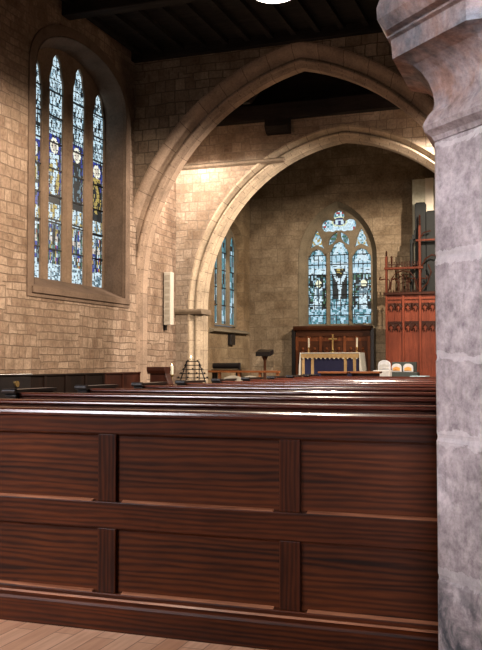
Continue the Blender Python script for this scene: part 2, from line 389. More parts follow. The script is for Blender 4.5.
# east wall with the three-light window
EY = 25.4
Ew = (-6.10, 4.35)
E_out = arch_loop(Ew[0], Ew[1], 1.17, 1.66, n=12, z0=2.30)
E_in = arch_loop(Ew[0], Ew[1], 1.02, 1.50, n=12, z0=2.37)
we = [(-9.3, 0), (-9.3, 8.3), (.6, 8.3), (.6, 0)]
struct(MB().plate([we, E_out], [we, E_in], 'y', EY, EY+.40).build('wall_east', M['stone_e']))
# chancel north wall with a three-light window
C_out = window_outline(0, 22.50, 24.86, 2.20, 4.55, 5.36)
C_in = window_outline(0, 22.66, 24.74, 2.33, 4.50, 5.26)
wc = [(BY1-.05, 0), (BY1-.05, 8.3), (EY+.1, 8.3), (EY+.1, 0)]
struct(MB().plate([wc, C_out], [wc, C_in], 'x', -8.8, -9.12).build('wall_chancel_north', M['stone_c']))
struct(box(-.4, 0, BY1, EY+.1, 0, 8.3).build('wall_chancel_south', M['roof']))  # unseen wall, given dark timber to hold down bounced light
struct(MB().prism([(-8.74,2.10),(-8.66,2.13),(-8.66,2.17),(-8.8,2.22),(-8.85,2.10)], 'y', 22.1, 25.0).build('trim_8', M['dressed_east']))

# west end, south side
struct(MB().plate([[(-9.1,0),(-9.1,7.9),(3.4,7.9),(3.4,0)], [(-7.6,1.6),(-7.6,6.2),(-5.2,6.2),(-5.2,1.6)], [(.3,1.6),(.3,4.4),(1.5,4.4),(1.5,1.6)]],
                  [[(-9.1,0),(-9.1,7.9),(3.4,7.9),(3.4,0)], [(-7.6,1.6),(-7.6,6.2),(-5.2,6.2),(-5.2,1.6)], [(.3,1.6),(.3,4.4),(1.5,4.4),(1.5,1.6)]], 'y', -3.0, -3.5).build('wall_west', M['stone_a']))
struct(box(3.0, 3.4, -3.4, 19.0, 0, 7.9).build('wall_south', M['dark_unseen']))
# roofs
struct(box(-9.1, 3.4, -3.5, AY1, 7.82, 8.0).build('ceiling', M['roof']))
for i, y in enumerate([1.2, 4.4, 7.6, 10.8, 14.0]):
    struct(box(-8.4, 3.0, y-.14, y+.14, 7.55, 7.82).build('trim_%d' % (20+i), M['roof'], bevel=.02))
struct(box(-8.4, 3.0, AY0-.16, AY0, 7.62, 7.82).build('trim_9', M['roof']))
for i in range(24):
    x = -8.2 + i*.48
    struct(box(x-.05, x+.05, -3, AY0-.16, 7.72, 7.82).build('trim_%d' % (120+i), M['roof']))
struct(box(-9.3, 1.4, AY1-.1, EY+.4, 8.3, 8.5).build('ceiling_chancel', M['roof']))
struct(box(-9.6, -9.05, AY1, 19.05, 0, 8.3).build('wall_bay_north', M['stone_n']))
struct(box(.6, 1.2, AY1, BY1, 0, 8.3).build('wall_bay_south', M['dark_unseen']))
struct(box(-9.3, 1.2, BY0+.25, BY1-.1, 7.05, 8.3).build('wall_chancel_gable', M['roof']))
struct(box(-9.3, 1.2, AY1-.15, AY1, 7.9, 8.3).build('wall_nave_gable', M['roof']))
for i in range(22):
    x = -8.7 + i*.44
    struct(box(x-.06, x+.06, AY1, BY0+.2, 8.12, 8.3).build('trim_%d' % (40+i), M['roof']))
struct(box(-9, 1.2, 18.05, 18.3, 7.66, 7.92).build('trim_10', M['roof']))
struct(MB().prism([(AY1,6.75),(AY1+.16,6.75),(BY0-.24,7.55),(BY0-.24,7.66),(BY0-.5,7.66),(AY1,7.0)], 'x', -6.25, -6.08).build('trim_11', M['roof']))
for i in range(20):
    x = -8.6 + i*.44
    struct(box(x-.06, x+.06, BY1, EY, 8.14, 8.3).build('trim_%d' % (70+i), M['roof']))
struct(box(-8.8, 0, 22.2, 22.5, 7.85, 8.14).build('trim_12', M['roof']))

# ------------------------------------------------------------------ stained glass
def light_shape(w0, w1, zb, zs, zt, cusp=.10, n=9):
    """one lancet light with a cusped head"""
    c = (w0+w1)/2; a = (w1-w0)/2; h = zt-zs; L_ = []
    for i in range(n+1):
        t = i/n; x = -a*cos(t*pi/2); z = h*(.75*sin(t*pi/2) + .25*t)
        k = 1 - cusp*2.0*max(0, sin((t*2.0-.30)*pi))**2 if .15 < t < .98 else 1
        L_.append((c + x*k, zs + z))
    R_ = [(2*c-x, z) for x, z in reversed(L_[:-1])]
    return [(w0, zb)] + L_ + R_ + [(w1, zb)]

WHITE=(.58,.74,.82); PALE=(.40,.60,.72); TEAL=(.07,.22,.27); DARK=(.004,.007,.009); BLUE=(.02,.04,.30); OCHRE=(.42,.31,.08); RED=(.35,.03,.03); GREEN=(.05,.14,.08); SLATE=(.12,.20,.25)
def jit(c, r, k=.25):
    f = 1 + r.uniform(-k, k); return tuple(max(0, min(1, x*f)) for x in c)
def hashr(*a):
    return random.Random(str(a))
def saint(robe, robe2, under):
    """canopy of white glass above a haloed standing figure above a small scene; u across, v from the top"""
    def f(u, v, i, j, sd):
        r = hashr(sd, i, j); r2 = hashr(sd, i//2, j//4); x = u-.5
        if (j + i//3*5) % 9 == 0 or (i % 7 == 3 and hashr(sd, j//6, i).random() < .5): return DARK
        if abs(x) > .44: return jit(WHITE if r2.random() < .45 else TEAL, r, .3)
        if v < .36:
            if j % 13 == 0: return DARK
            if abs(x) < .1+.12*math.sin(v*60): return jit(WHITE, r, .2) if r2.random() < .8 else jit(SLATE, r)
            q = r2.random(); return jit(WHITE if q < .5 else PALE if q < .64 else SLATE if q < .80 else DARK, r)
        if v < .46:
            hx, hz = x/.26, (v-.405)/.033
            d = hx*hx + hz*hz
            if d < .35: return jit((.62,.55,.45), r, .15)
            if d < 1.1: return jit((.85,.84,.70), r, .1)
            if v > .44 and abs(x) < .3: return jit(robe, r)
            return jit(BLUE if r2.random() < .55 else DARK, r)
        if v < .62:
            if abs(x) < .30 - .05*cos(v*40):
                q = abs(x + .10*sin(v*45)) ; rr = r2.random()
                return jit(robe if q < .10 or rr < .25 else robe2 if rr < .7 else DARK, r)
            return jit(DARK if r2.random() < .7 else BLUE, r)
        if v < .66: return jit(under if abs(x) < .3 and r2.random() < .5 else DARK, r)
        if v < .725: return jit(WHITE if (abs(abs(x)-.2) < .12) and r2.random() < .8 else SLATE if r2.random() < .5 else OCHRE, r)
        if v < .745: return DARK if v < .735 else jit(WHITE, r)
        if v < .92:
            q = r2.random(); fig = abs(abs(x)-.17) < .10
            if fig and .80 < v < .825: return jit((.6,.55,.5), r)
            if fig: return jit(BLUE if q < .3 else OCHRE if q < .45 else WHITE if q < .75 else SLATE if q < .93 else RED, r)
            return jit(DARK if q < .55 else SLATE if q < .8 else GREEN, r)
        return jit(WHITE if hashr(sd, i//3, j//3).random() < .7 else SLATE, r)
    return f
def east(kind):
    def f(u, v, i, j, sd):
        r = hashr(sd, i, j); r2 = hashr(sd, i//2, j//3); x = u-.5
        if (j + i//4*5) % 11 == 0 and r2.random() < .7 or (i % 5 == 2 and hashr(sd, j//7, i).random() < .45): return DARK
        if abs(x) > .46 or v > .985: return jit(TEAL, r)
        if v < .33:
            if v < .17: return jit(WHITE, r, .15) if abs(x) < .08+v*1.6 and r2.random() < .8 else jit(TEAL if r2.random() < .5 else PALE, r)
            if i % 5 == 2 and v < .26: return jit(TEAL, r)
            return jit(WHITE if v > .25 and r2.random() < .8 else PALE, r, .2)
        if v < .80:
            if kind == 'c':
                arm = abs(abs(x) - (.10 + (.48-v)*1.9)) < .085 and v < .48
                body = abs(x) < .12 and .44 < v < .57 or abs(x) < .08 and v < .76 and v >= .57
                if arm or body: return jit(WHITE, r, .1)
                if v < .40 and abs(x) < .16: return jit(OCHRE if r2.random() < .5 else DARK, r)
                if abs(x) < .38 and v < .70: return jit(DARK, r)
                return jit(PALE if r2.random() < .5 else TEAL, r)
            cx = .04 if kind == 'l' else .08
            d = ((x-cx)/.15)**2 + ((v-.46)/.045)**2
            if d < 1: return jit((.85,.86,.62), r, .1)
            if d < 2.6: return jit(DARK if r2.random() < .7 else PALE, r)
            if v > .50 and abs(x-cx+.3*(v-.55)) < .22: return jit(WHITE if r2.random() < .62 else SLATE, r)
            q = r2.random(); return jit(DARK if q < .45 else PALE if q < .65 else GREEN if q < .85 else TEAL, r)
        if v < .90: return jit(PALE if r2.random() < .6 else TEAL, r)
        return jit(TEAL if r2.random() < .55 else PALE if abs(x) < .3 else SLATE, r)
    return f
def tracery_paint(kind):
    def f(u, v, i, j, sd):
        r = hashr(sd, i, j); r2 = hashr(sd, i//2, j//2); x = u-.5; y = .5-v
        d = sqrt(x*x+y*y)
        if kind == 'top':
            if abs(x) < .11 and -.14 < y < .10 and not (abs(x) < .03 and y < .05): return jit(WHITE, r, .1)
            if d < .17: return jit((.03,.03,.10), r)
            if d < .23: return jit((.62,.66,.42), r, .2)
            if (abs(x) > .36 or y > .25) and r2.random() < .5: return jit(RED if r2.random() < .6 else TEAL, r)
            return jit(WHITE if r2.random() < .62 else PALE if r2.random() < .6 else TEAL, r)
        if kind == 'leaf':
            return jit(GREEN if r2.random() < .4 else PALE if abs(x) > .25 else SLATE, r)
        return jit(OCHRE if (d < .13 or abs(d-.3) < .05) and r2.random() < .6 else PALE if r2.random() < .5 else WHITE if r2.random() < .6 else TEAL, r)
    return f
def chancel_paint(u, v, i, j, sd):
    r = hashr(sd, i, j); r2 = hashr(sd, i//2, j//3)
    if i % 6 == 0: return DARK
    q = r2.random(); return jit(TEAL if q < .45 else DARK if q < .62 else PALE if q < (.75 if v < .7 else .92) else SLATE, r)
def inside(p, poly):
    c = False; x, y = p
    for (x0,y0),(x1,y1) in zip(poly, poly[1:]+poly[:1]):
        if (y0 > y) != (y1 > y) and x < (x1-x0)*(y-y0)/(y1-y0)+x0: c = not c
    return c
def pane(name, axis, d, w0, w1, z0, z1, paint, cell, parent, sd, clip=None):
    if clip:
        cx_ = sum(p[0] for p in clip)/len(clip); cz_ = (min(p[1] for p in clip)+max(p[1] for p in clip))/2
        clip = [(cx_+(a-cx_)*1.16, cz_+(b-cz_)*1.03+.01) for a, b in clip]
    nu = max(4, int(round((w1-w0)/cell))); nv = max(4, int(round((z1-z0)/cell)))
    vs = []; fs = []; cols = []
    for j in range(nv+1):
        for i in range(nu+1):
            w = w0+(w1-w0)*i/nu; z = z1-(z1-z0)*j/nv
            vs.append((d, w, z) if axis == 'x' else (w, d, z))
    for j in range(nv):
        for i in range(nu):
            if clip and not inside((w0+(w1-w0)*(i+.5)/nu, z1-(z1-z0)*(j+.5)/nv), clip): continue
            a = j*(nu+1)+i; fs.append((a, a+1, a+nu+2, a+nu+1)); cols.append(paint((i+.5)/nu, (j+.5)/nv, i, j, sd))
    me = bpy.data.meshes.new(name); me.from_pydata(vs, [], fs); me.materials.append(M['glass'])
    at = me.color_attributes.new('Col', 'FLOAT_COLOR', 'CORNER')
    for p in me.polygons:
        for li in p.loop_indices: at.data[li].color = (*cols[p.index], 1)
    o = bpy.data.objects.new(name, me); COL.objects.link(o); o.parent = parent
    return o
def winroot(name):
    o = bpy.data.objects.new(name, None); COL.objects.link(o); return struct(o)

# window 1: four lights in the nave north wall
w = winroot('window_1')
GX = -8.95
lts = [(13.76,14.13,6.84), (14.38,14.88,7.15), (15.24,15.71,7.14), (16.04,16.52,6.86)]
holes = [light_shape(a, b, 2.84, zt-.62, zt, .09) for a, b, zt in lts]
fq = .55/.65
NW_mid = [(a_+(c_-a_)*fq, b_+(d_-b_)*fq) for (a_,b_),(c_,d_) in zip(NW_out, NW_in)]
cen = (15.0, 4.6); NW_mid = [(cen[0]+(a_-cen[0])*1.02, cen[1]+(b_-cen[1])*1.012) for a_, b_ in NW_mid]
MB().plate([NW_mid, *holes], [NW_mid, *holes], 'x', GX, GX-.045).build('tracery', M['tracery'], w)
for a, b in ((14.13,14.38), (14.88,15.24), (15.71,16.04)):       # moulded mullions standing proud of the plate
    c = b-.115
    MB().prism([(GX-.02,c-.09),(GX+.005,c-.09),(GX+.05,c-.035),(GX+.05,c+.035),(GX+.005,c+.09),(GX-.02,c+.09)], 'z', 2.78, 6.5).build('mullion', M['tracery'], w)
specs = [saint(OCHRE, WHITE, BLUE), saint(WHITE, OCHRE, DARK), saint(DARK, SLATE, DARK), saint(OCHRE, DARK, DARK)]
for k, (a, b, zt) in enumerate(lts):
    pane('stained_glass_light', 'x', GX-.04, a-.03, b+.03, 2.81, zt+.02, specs[k], .019, w, 'n%d' % k, holes[k])
    m = MB()
    for z in (3.42, 3.93, 4.44, 4.95, 5.45, 5.95, 6.42): m.box(GX-.036, GX-.016, a, b, z-.014, z+.014)
    m.build('saddle_bar', M['black'], w)
MB().prism([(-9.0,2.78),(-8.93,2.83),(-8.40,2.60),(-8.34,2.58),(-8.34,2.48),(-8.41,2.46),(-9.0,2.46)], 'y', 12.95, 16.55).build('window_sill', M['dressed'], w)
fr = loop_band(NW_out, 'x', -8.375, -8.45, .19); fr.build('window_frame', M['dressed'], w)
def reveal(la, lb_, axis, d0, d1):
    P = (lambda a, b, d: (d,a,b)) if axis == 'x' else (lambda a, b, d: (a,d,b))
    n = len(la); m = MB()
    return m.add([P(a,b,d0) for a,b in la]+[P(a,b,d1) for a,b in lb_], [(i,i+1,n+i+1,n+i) for i in range(n-1)])
shr = lambda lp_, c, k: [(c[0]+(a-c[0])*k, c[1]+(b-c[1])*k) for a, b in lp_]
reveal(shr(NW_out, cen, .994), shr(NW_mid, cen, .966), 'x', -8.374, GX+.004).build('window_reveal', M['dressed'], w)
# window 2: east window
w = winroot('window_2')
TY = EY+.30
holes = [light_shape(-7.05,-6.49,2.42,4.34,4.64,.07), light_shape(-6.38,-5.82,2.42,4.46,4.84,.07), light_shape(-5.71,-5.15,2.42,4.33,4.62,.07)]
def trefoil(cx, cz, d, r, lobes, base, n=40):
    out = []
    for i in range(n):
        t = 2*pi*i/n; best = base
        for la, dd, rr in lobes:
            q = rr*rr - (dd*sin(t-la))**2
            if q > 0: best = max(best, dd*cos(t-la)+sqrt(q))
        out.append((cx+best*cos(t), cz+best*sin(t)))
    return out
top = trefoil(-6.10, 5.35, 0, 0, [(pi/2,.25,.17), (pi+.06,.34,.185), (-.06,.34,.185), (pi*1.17,.20,.11), (-pi*.17,.20,.11)], .18)
def leaf(x0, z0, x1, z1, w_, n=7):
    L_, R_ = [], []
    dx, dz = x1-x0, z1-z0; l = math.hypot(dx, dz); nx, nz = -dz/l, dx/l
    for i in range(1, n):
        t = i/n; s = w_*sin(pi*t)
        L_.append((x0+dx*t+nx*s, z0+dz*t+nz*s)); R_.append((x0+dx*t-nx*s, z0+dz*t-nz*s))
    return [(x0,z0)] + L_ + [(x1,z1)] + list(reversed(R_))
leafl = leaf(-6.14, 5.125, -6.42, 4.74, .095); leafr = leaf(-6.06, 5.125, -5.78, 4.74, .095)
def dagger(cx, zb, zt, hw):
    pts = []
    for i in range(7):
        t = i/6; pts.append((cx - hw*(1-t)**.62*(1-.16*abs(sin(pi*t*2))), zb + (zt-zb)*t))
    return pts + [(2*cx-x, z) for x, z in reversed(pts[:-1])] + [(cx+hw*.5, zb+.06), (cx, zb+.11), (cx-hw*.5, zb+.06)]
dagl = dagger(-6.77, 4.66, 5.21, .225); dagr = dagger(-5.43, 4.65, 5.20, .225)
E_pl = arch_loop(Ew[0], Ew[1], 1.04, 1.53, n=12, z0=2.36)
allh = holes + [top, leafl, leafr, dagl, dagr]
MB().plate([E_pl, *allh], [E_pl, *allh], 'y', TY-.07, TY+.05).build('tracery', M['dressed_east'], w)
for c in (-6.435, -5.765):
    MB().prism([(c-.055,TY-.07),(c-.02,TY-.14),(c+.02,TY-.14),(c+.055,TY-.07)], 'z', 2.38, 4.5).build('mullion', M['dressed_east'], w)
bb = lambda h: (min(p[0] for p in h)-.02, max(p[0] for p in h)+.02, min(p[1] for p in h)-.02, max(p[1] for p in h)+.02)
for h, kd in zip(holes, 'lcr'):
    a, b_, c, d = bb(h); pane('stained_glass_light', 'y', TY+.04, a, b_, c, d, east(kd), .026, w, 'e'+kd)
    m = MB()
    for z in (2.68, 2.98, 3.28, 3.58, 3.88, 4.18, 4.46): m.box(a, b_, TY+.01, TY+.03, z-.014, z+.014)
    m.build('saddle_bar', M['black'], w)
for h, kd in zip([top, leafl, leafr, dagl, dagr], ['top', 'leaf', 'leaf', 'side', 'side']):
    a, b_, c, d = bb(h)
    pane('tracery_glass', 'y', TY+.045 + (.006 if kd == 'leaf' else 0), a, b_, c, d, tracery_paint(kd), .028, w, 't'+kd+str(a))
MB().prism([(EY-.02,2.30),(EY+.1,2.36),(EY+.4,2.42),(EY+.4,2.25),(EY-.02,2.25)], 'x', -7.3, -4.9).build('window_sill', M['dressed_east'], w)
reveal(shr(E_out, (-6.1,4), .993), shr(E_in, (-6.1,4), .985), 'y', EY-.02, TY-.05).build('window_reveal', M['dressed_east'], w)
# window 3: chancel north window
w = winroot('window_3')
lts = [(22.79,23.20,4.96), (23.52,23.90,5.14), (24.18,24.58,4.96)]
holes = [light_shape(a, b, 2.38, zt-.45, zt, .06) for a, b, zt in lts]
MB().plate([C_in, *holes], [C_in, *holes], 'x', -8.98, -9.02).build('tracery', M['dressed_east'], w)
for k, (a, b, zt) in enumerate(lts):
    pane('stained_glass_light', 'x', -9.015, a-.03, b+.03, 2.36, zt+.02, chancel_paint, .05, w, 'c%d' % k, holes[k])
    m = MB()
    for z in (2.9, 3.4, 3.9, 4.4): m.box(-9.012, -9.0, a-.02, b+.02, z-.015, z+.015)
    m.build('saddle_bar', M['black'], w)
# window 4: an added unseen west window, glowing behind the camera
w = winroot('added_window_4')
m = MB()
for x in (-7.6, -6.84, -6.04, -5.28): m.box(x, x+.08, -3.3, -3.2, 1.6, 6.2)
m.build('mullion', M['dressed'], w)
pane('stained_glass_light', 'y', -3.32, -7.6, -5.2, 1.6, 6.2, lambda u,v,i,j,sd: jit(WHITE, hashr(i,j)), .12, w, 'w')
w = winroot('added_window_5')  # added unseen window behind the camera, goes with the pillar fill
m = MB(); m.box(.86,.94,-3.3,-3.2,1.6,4.4); m.build('mullion', M['dressed'], w)
pane('stained_glass_light', 'y', -3.32, .3, 1.5, 1.6, 4.4, lambda u,v,i,j,sd: jit(WHITE, hashr(i,j)), .12, w, 'v')

# ------------------------------------------------------------------ pillar
def octo(prof, cx, cy):
    return MB().lathe([(h/cos(pi/8), z) for h, z in prof], 8, (cx, cy), pi/8)
p = thing('stone_pillar', 'massive octagonal stone pillar with moulded capital at the right edge', 'pillar', (-.057, 2.98, 0))
octo([(.42,0),(.42,.16),(.40,.20),(.37,.24),(.36,.28),(.312,.34),(.312,.36)], 0, 0).build('base', M['pillar'], p, bevel=.006)
sh = [(.312,.36)]
for z in (.63, 1.065, 1.315, 1.63):
    sh += [(.3125,z-.012), (.307,z), (.3115,z+.012)]
sh += [(.3105,1.97),(.3105,2.0)]
octo(sh, 0, 0).build('shaft', M['pillar'], p, bevel=.008)
cap = [(.3105,2.0),(.318,2.013),(.340,2.030),(.345,2.045),(.340,2.060),(.328,2.082),(.313,2.100),(.309,2.12),(.313,2.155),(.326,2.190),(.346,2.220),(.372,2.243),(.405,2.256),(.432,2.2625),
       (.436,2.322),(.448,2.328),(.448,2.333),(.428,2.340),(.430,2.348),(.452,2.354),(.464,2.368),(.477,2.388),(.479,2.425),(.470,2.452),(.455,2.47),(.455,2.52)]
octo(cap, 0, 0).build('capital', M['pillar'], p)
# arcade springing above the capital, up to the roof (out of frame)
struct(MB().prism([(3.38,2.52),(3.42,3.0),(3.62,3.6),(4.0,4.2),(4.8,5.0),(4.8,7.72),(1.1,7.72),(1.1,5.0),(1.9,4.2),(2.3,3.6),(2.52,3.0),(2.56,2.52)], 'x', -.36, .25).build('wall_arcade', M['stone_n']))

# ------------------------------------------------------------------ pews
X0, X1 = -3.78, -.02
def bench_end_poly():
    return [(-.03,0),(.50,0),(.50,.58),(.44,.72),(.46,.90),(.50,1.04),(.50,1.09),(-.03,1.09)]
def make_end(root, x, mat):
    e = MB().prism(bench_end_poly(), 'x', x-.03, x+.03).build('bench_end', mat, root, bevel=.006)
    m = MB().box(x-.055, x+.055, -.06, .50, 1.09, 1.115)
    m.tube([(x-.055,-.06,1.103),(x+.055,-.06,1.103)], .021, 10); m.tube([(x-.045,-.03,1.07),(x+.045,-.03,1.07)], .018, 8)
    m.build('armrest', M['ebony'], e, smooth=True); return e
def make_pew():
    r = thing('church_pew', '', 'pew', (0,0,0), 'oak pews in the nave')
    MB().prism([(-.02,.10),(.02,.10),(.05,1.066),(.012,1.066)], 'x', X0, X1).build('backrest', M['pew_x'], r)
    MB().prism([(-.02,1.066),(-.02,1.082),(-.008,1.092),(.06,1.092),(.075,1.08),(.075,1.06)], 'x', X0+.03, X1-.03).build('top_rail', M['pew_top'], r, bevel=.008)
    MB().prism([(-.16,1.024),(-.16,1.044),(.01,1.052),(.01,1.025)], 'x', X0+.04, X1-.04).build('book_ledge', M['pew_top'], r, bevel=.004)
    box(X0, X1, .04, .46, .42, .455).build('seat', M['pew_top'], r, bevel=.01)
    make_end(r, X0, M['dark_oak']); make_end(r, X1, M['dark_oak'])
    return r
ORD = ['directly in front of the panelled pew back', 'second in front of the panelled pew back', 'third in front of the panelled pew back',
       'fourth in front of the panelled pew back', 'fifth in front of the panelled pew back', 'middle of the receding block, sixth from the panelled back', 'fourth from the front of the block',
       'third from the front of the block', 'second from the front of the block', 'frontmost, farthest from the panelled pew back']
ys = [4.60, 5.63, 6.67, 7.72, 8.74, 9.78, 10.81, 11.86, 12.79, 13.69]
pew = make_pew()
for i, y in enumerate(ys):
    o = pew if i == 0 else copy_tree(pew)
    o.location = (0, y, 0); o.scale = (1, 1, .986)
    o['label'] = 'dark polished wooden pew, ' + ORD[i]

# the panelled back of the rearmost pew
r = thing('panelled_pew', 'rearmost pew with tall panelled reddish brown back facing the viewer', 'pew', (0, 3.93, 0))
PL, PR = -3.78, .02
def pad(x0,x1,y0,y1,z0,z1,name,mat,bev=.005): return box(x0,x1,y0,y1,z0,z1).build(name, mat, r, bevel=bev)
pad(PL,PR,0,.045,.945,1.035,'top_rail',M['pew_x'])
pad(PL,PR,0,.045,.485,.615,'middle_rail',M['pew_x'])
pad(PL,PR,0,.045,.10,.172,'bottom_rail',M['pew_x'])
stx = [-3.78, -3.09, -2.155, -1.22, -.285]
for x in stx:
    w_ = .10
    for z0, z1 in ((.615,.945), (.172,.485)):
        pad(x, x+w_, .003,.042, z0, z1, 'stile', M['pew_z'], .004)
for a, b in zip(stx, stx[1:]+[PR]):
    x0 = a+.10
    for z0, z1 in ((.615,.945), (.172,.485)):
        pad(x0, b, .022, .036, z0, z1, 'panel', M['pew_panel'], 0)
        MB().prism([(.004,z0-.001),(.004,z0+.002),(.024,z0+.011),(.024,z0-.001)], 'x', x0+.03, b-.03).build('panel_moulding', M['edge_highlight'], r)
MB().prism([(-.035,0),(.0,0),(.0,.142),(-.012,.142),(-.03,.128),(-.035,.115)], 'x', PL, PR).build('plinth', M['pew_x'], r)
MB().prism([(-.012,.142),(.0,.142),(.0,.150),(-.006,.150)], 'x', PL, PR).build('plinth_moulding', M['edge_highlight'], r)
MB().prism([(-.012,1.034),(-.018,1.046),(-.014,1.058),(.0,1.066),(.10,1.066),(.112,1.058),(.112,1.036),(.10,1.031)], 'x', PL, PR).build('cap', M['pew_top'], r, smooth=True)
box(PL, PR, .06, .46, .42, .455).build('seat', M['pew_top'], r, bevel=.01)
MB().prism([(.045,0),(.5,0),(.5,.58),(.44,.72),(.40,.90),(.14,1.01),(.045,1.01)], 'x', PL, PL+.05).build('bench_end', M['dark_oak'], r)
MB().prism([(.045,0),(.5,0),(.5,.58),(.44,.72),(.40,.90),(.14,1.01),(.045,1.01)], 'x', PR-.05, PR).build('bench_end', M['dark_oak'], r)

# ------------------------------------------------------------------ along the north wall
t = thing('oak_cupboard', 'dark wooden cupboard with a round brass boss at the left photo edge', 'cupboard', (-7.62, 10.85, 0))
box(-.35,.30,-.55,.47,0,1.10).build('body', M['ebony'], t, bevel=.01)
box(-.37,.32,-.57,.49,1.10,1.13).build('top', M['ebony'], t, bevel=.008)
m = MB(); m.tube([(.30,.10,.985),(.325,.10,.985)], .045, 14); m.build('boss', M['brass'], t, smooth=True)
def side_bench(label, y0, y1, mat):
    t = thing('side_bench', label, 'bench', (-8.05, y0, 0), 'benches along the north wall'); l = y1-y0
    box(-.05,.0,0,l,0,1.07).build('backrest', mat, t, bevel=.005)
    box(-.07,.03,-.01,l+.01,1.07,1.10).build('top_rail', mat, t, bevel=.006)
    n = max(2, int(l/.6))
    for k in range(n+1): box(.0,.02, l*k/n-.04 if k else 0, l*k/n+.04 if k < n else l, .5, 1.07).build('stile', mat, t)
    box(-.05,.40,0,l,.42,.46).build('seat', mat, t, bevel=.006)
    return t
side_bench('dark high-backed bench along the left wall beside the black cupboard', 11.5, 14.9, M['dark_oak'])
side_bench('reddish high-backed bench under the end of the tall left window', 14.93, 16.4, M['wall_oak'])
t = thing('prayer_desk', 'dark red wooden prayer desk with moulded top below the nave arch', 'prayer desk', (-7.63, 16.48, 0))
box(-.24,.12,.04,.22,0,1.06).build('body', M['wall_oak'], t, bevel=.006)
MB().prism([(0,1.06),(.24,1.06),(.27,1.13),(.27,1.20),(-.04,1.20),(-.04,1.13)], 'x', -.28, .12).build('desk_top', M['wall_oak'], t, bevel=.01)
MB().prism([(.12,0),(.20,0),(.20,.86),(.16,.95),(.12,1.06)], 'y', 0, .24).build('side_wing', M['wall_oak'], t, bevel=.006)
# candle on a stand
t = thing('candle_stand', 'slim brass stand beside the prayer desk', 'candle stand', (-7.60, 17.0, 0))
MB().lathe([(.11,0),(.11,.02),(.03,.05),(.015,.10),(.014,.98),(.03,1.0),(.055,1.02),(.055,1.04)], 14).build('stem', M['brass'], t, smooth=True)
t = thing('altar_candle', 'thick lit white candle beside the prayer desk', 'candle', (-7.60, 17.0, 1.04))
MB().lathe([(.036,0),(.036,.17),(.030,.185),(.006,.18)], 14).build('wax', M['wax'], t, smooth=True)
MB().lathe([(.002,.18),(.010,.19),(.008,.205),(.002,.225)], 10).build('flame', M['flame'], t, smooth=True)
# votive rack
t = thing('votive_rack', 'black iron pyramid candle rack in front of the chancel arch jamb', 'candle rack', (-7.36, 17.55, 0))
m = MB()
for s in (-1, 1):
    m.tube([(s*.30,0,.0),(s*.30,0,.86),(s*.14,.0,1.30)], .013, 6)
    m.tube([(s*.15,-.0,.5),(s*.15,0,1.31)], .011, 6)
m.build('frame', M['black'], t)
for k, (z, hw) in enumerate(((.96,.36),(1.05,.30),(1.14,.24),(1.23,.19),(1.31,.14))):
    m = MB().box(-hw, hw, -.03, .03, z-.009, z+.009)
    for q in range(int(hw*10)+1): m.lathe([(.018,z+.009),(.022,z+.03)], 8, (-hw+.03+q*(2*hw-.06)/max(1,int(hw*10)), 0))
    m.build('tier', M['black'], t)
t = thing('votive_candle', 'small lit candle on top of the black candle rack', 'candle', (-7.40, 17.55, 1.34))
MB().lathe([(.02,0),(.02,.045),(.004,.047)], 10).build('wax', M['wax'], t, smooth=True)
MB().lathe([(.002,.046),(.012,.058),(.010,.075),(.002,.098)], 10).build('flame', M['flame'], t, smooth=True)
# column loudspeaker on the wall
t = thing('column_loudspeaker', 'tall slim cream column loudspeaker on the wall left of the chancel arch', 'loudspeaker', (-8.285, 18.36, 2.13))
box(-.085,.085,-.09,.09,0,1.19).build('cabinet', M['cream'], t, bevel=.012)
m = MB()
for k in range(7): m.box(-.06,.06,-.098,-.09,.08+k*.155,.19+k*.155)
m.build('grille', M['fabric'], t)
box(-.112,-.06,-.05,.05,-.12,.06).build('bracket_and_shadow', M['black'], t); box(-.112,-.085,-.05,.05,.9,1.0).build('bracket_and_shadow', M['black'], t)  # lower black piece drops below the cabinet to stand for its shadow

# ------------------------------------------------------------------ choir
m = MB().lathe([(.045,0),(.05,.03),(.045,.06)], 10)
t = thing('choir_desk', 'low orange-brown choir desk rail behind the front pews', 'choir desk', (-7.42, 20.9, .3))
box(-.95,.95,-.06,.10,.735,.785).build('rail', M['chair'], t, bevel=.006)
for x in (-.62, -.10, .45, .9): box(x-.03,x+.03,-.03,.06,0,.735).build('leg', M['chair'], t, bevel=.004)
box(-.95,.95,-.02,.03,.14,.24).build('stretcher', M['chair'], t)
def chair(label, x, y):
    t = thing('choir_chair', label, 'chair', (x, y, .3), 'pale backed chairs at the choir desk')
    arc = [(-.22+.44*i/10, .62+.05*sin(pi*i/10)) for i in range(11)]
    MB().prism([(-.22,.36)] + arc + [(.22,.36)], 'y', -.02, .02).build('backrest', M['fabric'], t, bevel=.006)
    box(-.22,.22,.0,.42,.42,.46).build('seat', M['chair'], t, bevel=.008)
    for sx in (-.20,.20):
        for sy in (.03,.38): box(sx-.018,sx+.018,sy-.018,sy+.018,0,.42).build('leg', M['chair'], t)
    return t
chair('pale round-backed chair, left of the two behind the choir desk', -7.46, 20.3)
chair('pale round-backed chair, right of the two behind the choir desk', -7.02, 20.3)
t = thing('rolled_carpet', 'dark rolled cloth lying on the low dark stand beside the chancel wall', 'roll', (-8.0, 21.3, 1.125))
MB().tube([(-.36,0,.075),(.33,0,.075)], .075, 16).build('roll', M['ebony'], t, smooth=True)
MB().tube([(.33,0,.075),(.36,0,.075),(.37,0,.075)], .085, 16, [1,1,.7]).build('end_knob', M['ebony'], t, smooth=True)
t = thing('low_stand', 'low dark stand under the rolled cloth beside the chancel wall', 'stand', (-8.0, 21.3, .3))
box(-.36,.36,-.15,.15,.76,.81).build('top', M['dark_oak'], t, bevel=.005)
